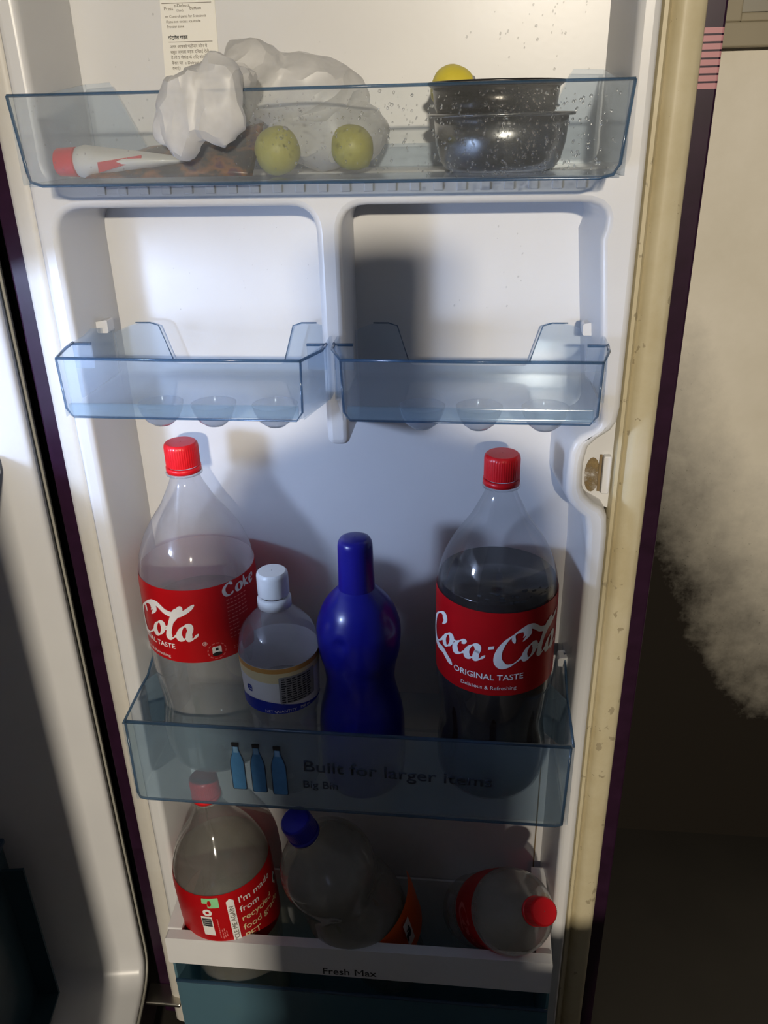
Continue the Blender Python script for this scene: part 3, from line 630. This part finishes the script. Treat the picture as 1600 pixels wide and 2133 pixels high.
# cola bottle
t, pf, lb = coke('soft_drink_bottle', 'red-capped bottle half full of dark cola in the big bin', (.1450, -.035, ZB), pet='pet', fill=.243, fillmat='cola', z_label=(.1450, .2350))
wrap('logo_script', poly_bm(*script_logo()), pf, -6, 0.1835, 'label_white', lb, unit=.0163, anchor=4.85)
wrap('label_text', text_bm('ORIGINAL TASTE', .0088, 'CENTER', .0001), pf, -8, 0.1630, 'label_white', lb)
wrap('label_text', text_bm('Delicious & Refreshing', .0058, 'CENTER'), pf, -7, 0.1520, 'label_white', lb)
wrap('dried_cola', poly_bm(*[disc(random.uniform(-.03, .05), random.uniform(0, .010), random.uniform(.001, .004), random.uniform(.0006, .0016), 8) for _ in range(16)]), pf, 8, 0.2435, 'ink_black', t, off=-.0006)
# bottle in the bottom tub, printed panel turned to the viewer
t, pf, lb = coke('soft_drink_bottle', 'red-labelled bottle of cloudy drink standing in the bottom bin, recycling print showing', (-.1480, -.042, .2300), rot=(0, R(-3.5), 0), pet='pet_dim', fill=.252, fillmat='cloudy', z_label=(.1480, .2430))
wrap('label_patch', poly_bm(rounded([(0, 0, .001), (.006, 0, 0), (.006, -.007, .001), (.019, -.007, .001), (.019, .007, .001), (0, .007, .001)])), pf, -7, 0.2330, 'label_green', lb)
wrap('patch_cutout', poly_bm(disc(.0085, .002, .0022, .0042)), pf, -7, 0.2310, 'red_label', lb, off=.0013)
wrap('label_patch', poly_bm(*ring_poly(.005, 0, .0022, .0055, 9)), pf, -8, 0.2185, 'label_white', lb)
bc = wrap('barcode_panel', poly_bm(rect(0, -.030, .013, 0)), pf, -12, 0.2120, 'label_white', lb)
wrap('barcode_bars', poly_bm(*[rect(.001, -.003 - i * .0011, .012, -.0026 - i * .0011 + (i % 3) * .0002) for i in range(12)]), pf, -12, 0.2120, 'ink_black', bc, off=.0013)
wrap('label_fine_print', poly_bm(*[rect(.0, -i * .0035, .0012, -i * .0035 + .0028) for i in range(9)], *[rect(.003 + (i % 3) * .0022, -.030 + i * .0018, .0042 + (i % 3) * .0022, -.026 + i * .0018) for i in range(8)]), pf, 6, 0.2060, 'label_pink', lb)
rb = wrap('ribbon_panel', poly_bm([(0, -.080), (.0085, -.080), (.0085, .001), (.0042, .0045), (0, .001)]), pf, 20, 0.2310, 'label_white', lb)
tb = text_bm('RECYCLE ME AGAIN', .0078)
for v in tb.verts: v.co = Vector((-v.co.y, v.co.x, 0))
wrap('ribbon_text', tb, pf, 27.0, 0.1540, 'ink', rb, off=.0013)
for i, s in enumerate(("I'm made", 'from', 'recycled', 'food grade', 'PET')): wrap('label_text', text_bm(s, .0128, bold=.0001), pf, 33, 0.2240 - i * .0145, 'label_white' if i < 2 else 'label_cream', lb)
dm = wrap('label_patch', poly_bm([(0, -.010), (.007, 0), (0, .010), (-.007, 0)]), pf, 92, 0.2080, 'label_white', lb)
wrap('patch_centre', poly_bm(disc(0, 0, .0030, .0045)), pf, 92, 0.2080, 'ink_black', dm, off=.0013)
# leaning bottles in the bottom tub: root sits at the base, z axis runs to the cap
def lean(cap, axis, length):
    d = Vector(axis).normalized(); base = Vector(cap) + d * length
    q = (-d).to_track_quat('Z', 'Y'); return base, q.to_euler()
OR = smooth_profile([(0, .006), (.003, .034), (.012, .0440), (.05, .0470), (.10, .0520), (.150, .0575), (.180, .0570), (.205, .0520), (.222, .0488), (.240, .0510), (.262, .0535), (.280, .0500), (.296, .0400), (.308, .0290), (.320, .0200), (.332, .0145), (.340, .0132)], 3)
d_ = Vector((.25, .26, -.932)).normalized(); zl = -d_; yl = (Vector((0, 1, 0)) - zl * zl.y).normalized(); xl_ = yl.cross(zl)
rt = Matrix((xl_, yl, zl)).transposed().to_euler()
t = thing('soft_drink_bottle', 'blue-capped grey clouded bottle with loose orange label leaning in the bottom bin', 'bottle', Vector((-.0545, -.090, .583)) + d_ * .357, rt, 'soft drink bottles in the door')
lathe('bottle_body', OR, 'pet_smoke', t, 64, flutes(.19, .25, .03, 6))
lathe('drink', [(z + .0006, r - .0014) for z, r in OR if z < .27 and r > .004] + [(.27, .0005)], 'cloudy', t, 48)
lathe('neck_ring', [(.3335, .0135), (.3340, .0172), (.3352, .0172), (.3357, .0135)], 'pet_smoke', t, 40)
screw_cap(t, .3425, 'blue_cap', .0168)
bm = bmesh.new(); gr = {}
for i in range(25):
    for j in range(9):
        a_ = R(30 + 85 * i / 24); z = .080 + .090 * j / 8; r = radius_at(OR, z) + .0008 + .016 * max(0, i / 24 - .1) ** 1.4; gr[i, j] = bm.verts.new((r * math.sin(a_), -r * math.cos(a_), z + .004 * i / 24))
for i in range(24):
    for j in range(8): bm.faces.new((gr[i, j], gr[i + 1, j], gr[i + 1, j + 1], gr[i, j + 1]))
lo_ = from_bm('label_wrap', bm, 'orange_label', t, True)
LP = [(0, .0585), (.08, .0600), (.15, .0640), (.3, .0640)]
pa = wrap('label_patch', poly_bm([(-.009, -.022), (.005, -.024), (.010, .020), (-.003, .022)]), LP, 66, .138, 'label_white', lo_, off=.0012)
mk = []
for p in ([(-.6, -1.2), (-.3, .2), (.1, -.6), (.35, 1.2)], [(-.2, .8), (.2, .5)]): mk += stroke_polys(p, .12, .10)
wrap('patch_mark', poly_bm(*mk), LP, 66, .138, 'ink_black', pa, off=.0018, unit=.010)
bs, rt = lean((.2010, -.1240, .5190), (-.257, .60, -.76), .262)
t, pf, lb = coke('soft_drink_bottle', 'small empty red-capped bottle with red label tipped over in the bottom bin', bs, rt, .72, .79, 'pet_smoke', None, None, (.085, .158), 'red_cap', 'red_label')
wrap('logo_script', poly_bm(*script_logo()), pf, -40, .115, 'label_pink', lb, unit=.0125, anchor=4.85)

# small water bottle
SM = smooth_profile([(0, .005), (.003, .026), (.012, .0315), (.06, .0325), (.078, .0328), (.092, .0335), (.104, .0362), (.118, .0368), (.152, .0382), (.166, .0388), (.180, .0376), (.192, .0335), (.204, .0236), (.212, .0150), (.217, .0122), (.224, .0120)], 3)
t = thing('water_bottle', 'small water bottle with white cap and white-blue label beside the blue flask', 'bottle', (-.0655, -.0590, ZB))
lathe('bottle_body', SM, 'pet_wet', t, 56, flutes(.02, .095, .03, 10))
lathe('drink', [(z + .0006, r - .001) for z, r in SM if z < .125] + [(.126, .0005)], 'water', t, 40)
lathe('neck_collar', [(.2155, .0118), (.2155, .0162), (.2235, .0162), (.2255, .0148), (.2262, .0130)], 'white_cap', t, 48)
lathe('cap', [(.2285, .0150), (.2480, .0150), (.2505, .0145), (.2522, .0128), (.2526, .0005)], 'white_cap', t, 96, ridged(.02, 48), sharp=40)
zz = [.114 + (.168 - .114) * i / 8 for i in range(9)]
lb = lathe('label_wrap', [(z, radius_at(SM, z) + .0005) for z in zz], 'label_white', t, 64)
C = 2 * math.pi * .0375
def band(lo, hi, n=40): return poly_bm(*[[(-C / 2 + C * i / n, lo(i / n)), (-C / 2 + C * (i + 1) / n, lo((i + 1) / n)), (-C / 2 + C * (i + 1) / n, hi((i + 1) / n)), (-C / 2 + C * i / n, hi(i / n))] for i in range(n)])
wrap('label_band', band(lambda u:   .0485, lambda u: .0538), SM, 0, .114, 'label_amber', lb, off=.0008)
wrap('label_band', band(lambda u: .0400 + .003 * math.sin(u * 9), lambda u: .0485), SM, 0, .114, 'label_cream', lb, off=.0007)
wrap('label_band', band(lambda u: .0002, lambda u: .0085 + .0065 * math.cos((u - .44) * 2 * math.pi * 1.6)), SM, 0, .114, 'label_blue', lb, off=.0008)
pn = wrap('print_panel', poly_bm(rounded([(-.018, -.016, .002), (.020, -.016, .002), (.020, .016, .002), (-.018, .016, .002)])), SM, 38, .1420, 'label_grey', lb, off=.0010)
for i in range(11): wrap('label_fine_print', poly_bm(*[rect(-.016 + j * .0052, 0, -.016 + j * .0052 + random.uniform(.003, .0048), .0014) for j in range(6)]), SM, 38, .1545 - i * .0027, 'ink_black', pn, off=.0013)
wrap('label_text', text_bm('NET QUANTITY   750 ml', .0042, 'CENTER'), SM, 22, .1160, 'label_white', lb, off=.0013)
wrap('label_text', text_bm('e', .016, 'CENTER', .0003), SM, -38, .136, 'label_blue', lb, off=.0010)

# blue flask
BL = smooth_profile([(0, .006), (.002, .034), (.008, .0415), (.03, .0440), (.058, .0436), (.076, .0432), (.095, .0409), (.112, .0366), (.128, .0342), (.146, .0357), (.163, .0397), (.185, .0411), (.198, .0390), (.214, .0325), (.226, .0230), (.2325, .0168), (.236, .0150)], 4)
def dents(p, a, z, r):
    for az, zz, s in ((R(-18), .189, .0085), (R(-10), .097, .006)):
        d2 = ((a - az + math.pi) % (2 * math.pi) - math.pi) * r; q = math.hypot(d2, (z - zz)) / s
        if q < 1.6:
            kf = 1 - (.075 * math.exp(-q * q * 2.2) - .020 * math.exp(-(q - 1.15) ** 2 * 12)); p.x *= kf; p.y *= kf
    return p
t = thing('water_flask', 'dark blue waisted plastic flask with tall blue cap', 'bottle', (.0128, -.049, ZB))
lathe('flask_body', BL, 'blue_bottle', t, 96, dents, cap0=True)
lathe('cap', [(.2290, .0165), (.2295, .0174), (.2760, .0163), (.2800, .0158), (.2832, .0140), (.2846, .0100), (.2850, .0005)], 'blue_bottle_cap', t, 64, lambda p, a, z, r: Vector((p.x, p.y * .98, p.z)), sharp=50)

# ------------------------------------------------------------------ groceries in the long bin
ZT = 1.2113
t = thing('steel_pot', 'shiny steel cooking pot with rolled rim in the top bin', 'pot', (.1335, -.028, ZT))
lathe('pot_body', [(.0, .001), (.0002, .036), (.002, .0415), (.008, .0455), (.020, .0488), (.0385, .0503), (.0385, .0488), (.020, .0470), (.004, .041), (.003, .001)], 'pot_steel', t, 64)
lathe('rolled_rim', [(.0372, .0500), (.0375, .0545), (.0392, .0550), (.0400, .0530), (.0398, .0490)], 'pot_steel', t, 64)
t = thing('dark_bowl', 'sooty bowl with black flared rim stacked on the steel pot', 'bowl', (.1290, -.028, ZT + .0402))
lathe('bowl_body', [(-.010, .001), (-.010, .034), (-.004, .042), (.004, .0455), (.0175, .0470), (.0175, .0455), (.004, .0440), (-.008, .033), (-.008, .001)], 'pot_dark', t, 64)
lathe('flared_rim', [(.0165, .0470), (.0185, .0500), (.0200, .0508), (.0208, .0500), (.0190, .0455)], 'pot_rim', t, 64)
def fruit(name, label, loc, r, mat, rot):
    t = thing(name, label, 'lemon', loc, rot, 'lemons in the top bin')
    lathe('fruit_body', smooth_profile([(-r * 1.12, .0003), (-r * 1.06, r * .16), (-r * .85, r * .55), (-r * .4, r * .92), (0, r), (r * .4, r * .92), (r * .85, r * .55), (r * 1.06, r * .16), (r * 1.12, .0003)], 3), mat, t, 32)
    lathe('stem_button', [(r * 1.09, .0022), (r * 1.13, .0018), (r * 1.135, .0002)], 'label_grey', t, 12)
fruit('lemon', 'bright yellow lemon peeking over the dark bowl', (.0965, -.012, 1.2685), .0165, 'lemon', (R(70), 0, R(70)))
fruit('lemon', 'yellow-green lemon behind the misted bin front, under the hanging bag flap', (-.0320, -.058, 1.2290), .0170, 'lime', (R(20), R(30), 0))
fruit('lemon', 'greenish lemon in the bag nearer the pots', (.0230, -.048, 1.2300), .0160, 'lime', (R(10), R(-40), 0))
# polythene bag: one crumpled skin over a few lobes
bm = bmesh.new()
def lobe(c, s, rz=0):
    g = bmesh.ops.create_icosphere(bm, subdivisions=3, radius=1.0)
    for v in g['verts']:
        q = Matrix.Rotation(rz, 3, 'Y') @ Vector((v.co.x * s[0], v.co.y * s[1], v.co.z * s[2])); v.co = q + Vector(c)
for c, s, rz in (((-.020, -.020, 1.268), (.052, .034, .026), .1), ((-.050, -.030, 1.284), (.026, .032, .022), 0), ((-.072, -.060, 1.268), (.026, .040, .022), 0), ((-.068, -.118, 1.258), (.030, .012, .022), .35), ((-.055, -.115, 1.268), (.018, .013, .022), 0), ((-.058, -.092, 1.276), (.020, .030, .010), 0), ((-.085, -.118, 1.244), (.018, .009, .016), .5), ((.000, -.018, 1.240), (.046, .036, .026), 0)): lobe(c, s, rz)
bag = from_bm('carrier_bag', bm, 'bag', None, True); tag(bag, 'crumpled white plastic bag flopping over the top bin edge', 'bag')
md = bag.modifiers.new('skin', 'REMESH'); md.mode = 'VOXEL'; md.voxel_size = .0018; md.use_smooth_shade = True
dg = bpy.context.evaluated_depsgraph_get(); me = bpy.data.meshes.new_from_object(bag.evaluated_get(dg)); bag.modifiers.clear(); bag.data = me
KN = Vector((-.064, -.075, 1.302))         # the gathered peak the folds run down from
bm = bmesh.new(); bm.from_mesh(me); bmesh.ops.smooth_vert(bm, verts=bm.verts[:], factor=.5, use_axis_x=True, use_axis_y=True, use_axis_z=True)
for _ in range(3): bmesh.ops.smooth_vert(bm, verts=bm.verts[:], factor=.5, use_axis_x=True, use_axis_y=True, use_axis_z=True)
bm.normal_update(); mv = []
for v in bm.verts:
    dlt = v.co - KN; rr = dlt.length
    q = Vector((v.co.x * 52, v.co.y * 45, v.co.z * 17)) if v.co.y < -.085 else Vector((v.co.x * 18 + v.co.z * 14, v.co.y * 30, v.co.z * 34 - v.co.x * 14))
    st = 1 - 2 * abs(noise.noise(q)); st2 = 1 - 2 * abs(noise.noise(q * 2.1 + Vector((4, 2, 7))))
    mv.append(v.normal * (.0042 * st + .0022 * st2 - .003) * min(1, .3 + rr / .03))
for v, d_ in zip(bm.verts, mv): v.co += d_
bm.to_mesh(me); bm.free()
md = bag.modifiers.new('facets', 'DECIMATE'); md.ratio = min(1.0, 2600 / max(1, 2 * len(me.polygons)))       # film breaks into flat facets between creases
dg = bpy.context.evaluated_depsgraph_get(); me = bpy.data.meshes.new_from_object(bag.evaluated_get(dg)); bag.modifiers.clear(); bag.data = me
for p in me.polygons: p.use_smooth = True
me.set_sharp_from_angle(angle=R(26))
if not me.materials: me.materials.append(M['bag'])
# sauce tube
t = thing('sauce_tube', 'white squeeze tube with red cap lying in the top bin', 'tube', (-.190, -.070, 1.2245), (0, R(90), 0))
def squash(p, a, z, r):
    f = min(1, max(0, (z - .02) / .07)); p.y *= 1 + .5 * f; p.x *= 1 - .88 * f; return p
lathe('tube_body', [(.004, .004), (.008, .0105), (.014, .0118), (.050, .0118), (.095, .0105), (.0952, .001)], 'tube_white', t, 32, squash)
lathe('cap', [(-.0085, .0005), (-.0085, .0092), (-.007, .0100), (.0065, .0105), (.0070, .004)], 'red_cap', t, 72, ridged(.05, 24), sharp=40)
prism('printed_arrow', [(.028, -.0072), (.028, .0), (.062, .0042), (.062, .0010)], 'y', -.0138, -.0126, 'tube_red', t).rotation_euler = (0, R(-90), 0)
# snack packet
bm = bmesh.new(); nx, ny = 28, 12
gr = {}
for side in (0, 1):
    for i in range(nx + 1):
        for j in range(ny + 1):
            u, v = i / nx, j / ny; puff = (math.sin(math.pi * u) * math.sin(math.pi * v)) ** .5 * .0065 * (1 + .25 * math.sin(u * 23 + v * 9))
            h = .012 + .027 * u
            gr[(side, i, j)] = bm.verts.new((-.174 + u * .128, -.084 + v * .05 + (puff * .3 if side else -puff * .3), 1.2135 + h * v * .9 + (puff if side else -puff * .15)))
for side in (0, 1):
    for i in range(nx):
        for j in range(ny): bm.faces.new([gr[(side, i, j)], gr[(side, i + 1, j)], gr[(side, i + 1, j + 1)], gr[(side, i, j + 1)]])
bmesh.ops.remove_doubles(bm, verts=bm.verts[:], dist=.0002)
pk2 = from_bm('snack_packet', bm, 'wrapper', None, True); tag(pk2, 'dark brown and orange snack packet lying under the bag flap', 'packet')

# ------------------------------------------------------------------ behind the viewer
t = thing('tube_lamp', 'wall-mounted tube lamp lighting the kitchen from behind the viewer', 'lamp', (KEY[0], -3.35, KEY[2]))
box('lamp_housing', (-.32, 0, -.03), (.32, .06, .03), 'milky', t, .004)
bm = bmesh.new(); bmesh.ops.create_cone(bm, cap_ends=True, segments=20, radius1=.014, radius2=.014, depth=.6, matrix=Matrix.Translation((0, .085, 0)) @ Matrix.Rotation(R(90), 4, 'Y')); from_bm('lamp_tube', bm, 'glow', t, True)
for x in (-.305, .305): box('lamp_holder', (x - .01, .06, -.018), (x + .01, .105, .018), 'milky', t, .002)
t = thing('light_blocker_cupboard', 'dark wooden cupboard added unseen behind the viewer to block the lamp', 'cupboard', (.180, -1.12, 0))  # unseen cupboard, added to block the tube lamp and shade the door
box('blocker_body', (-.112, -.14, .02), (.165, .14, .80), 'wood', t, .003); box('blocker_top', (-.112, -.15, .80), (.175, .15, .82), 'wood', t, .003)
for x in (-.110, .036): box('blocker_door', (x, .14, .04), (x + .126, .152, .78), 'wood', t, .003)
t = thing('light_blocker_can', 'large blue can with pump, added unseen to cast the door shadow', 'water can', (.172, -1.10, .8202))  # unseen can, added and shaped for the shadow it throws on the door
lathe('blocker_can_body', smooth_profile([(0, .02), (.003, .100), (.02, .110), (.12, .108), (.22, .110), (.30, .118), (.36, .124), (.405, .120), (.435, .105), (.452, .075), (.462, .045), (.47, .038)], 3), 'can', t, 48)
lathe('blocker_pump', [(.465, .038), (.50, .038), (.505, .037), (.55, .037), (.553, .038), (.575, .038), (.58, .02), (.581, .001)], 'milky', t, 32)  # narrow top added to shape the shadow in the right recess
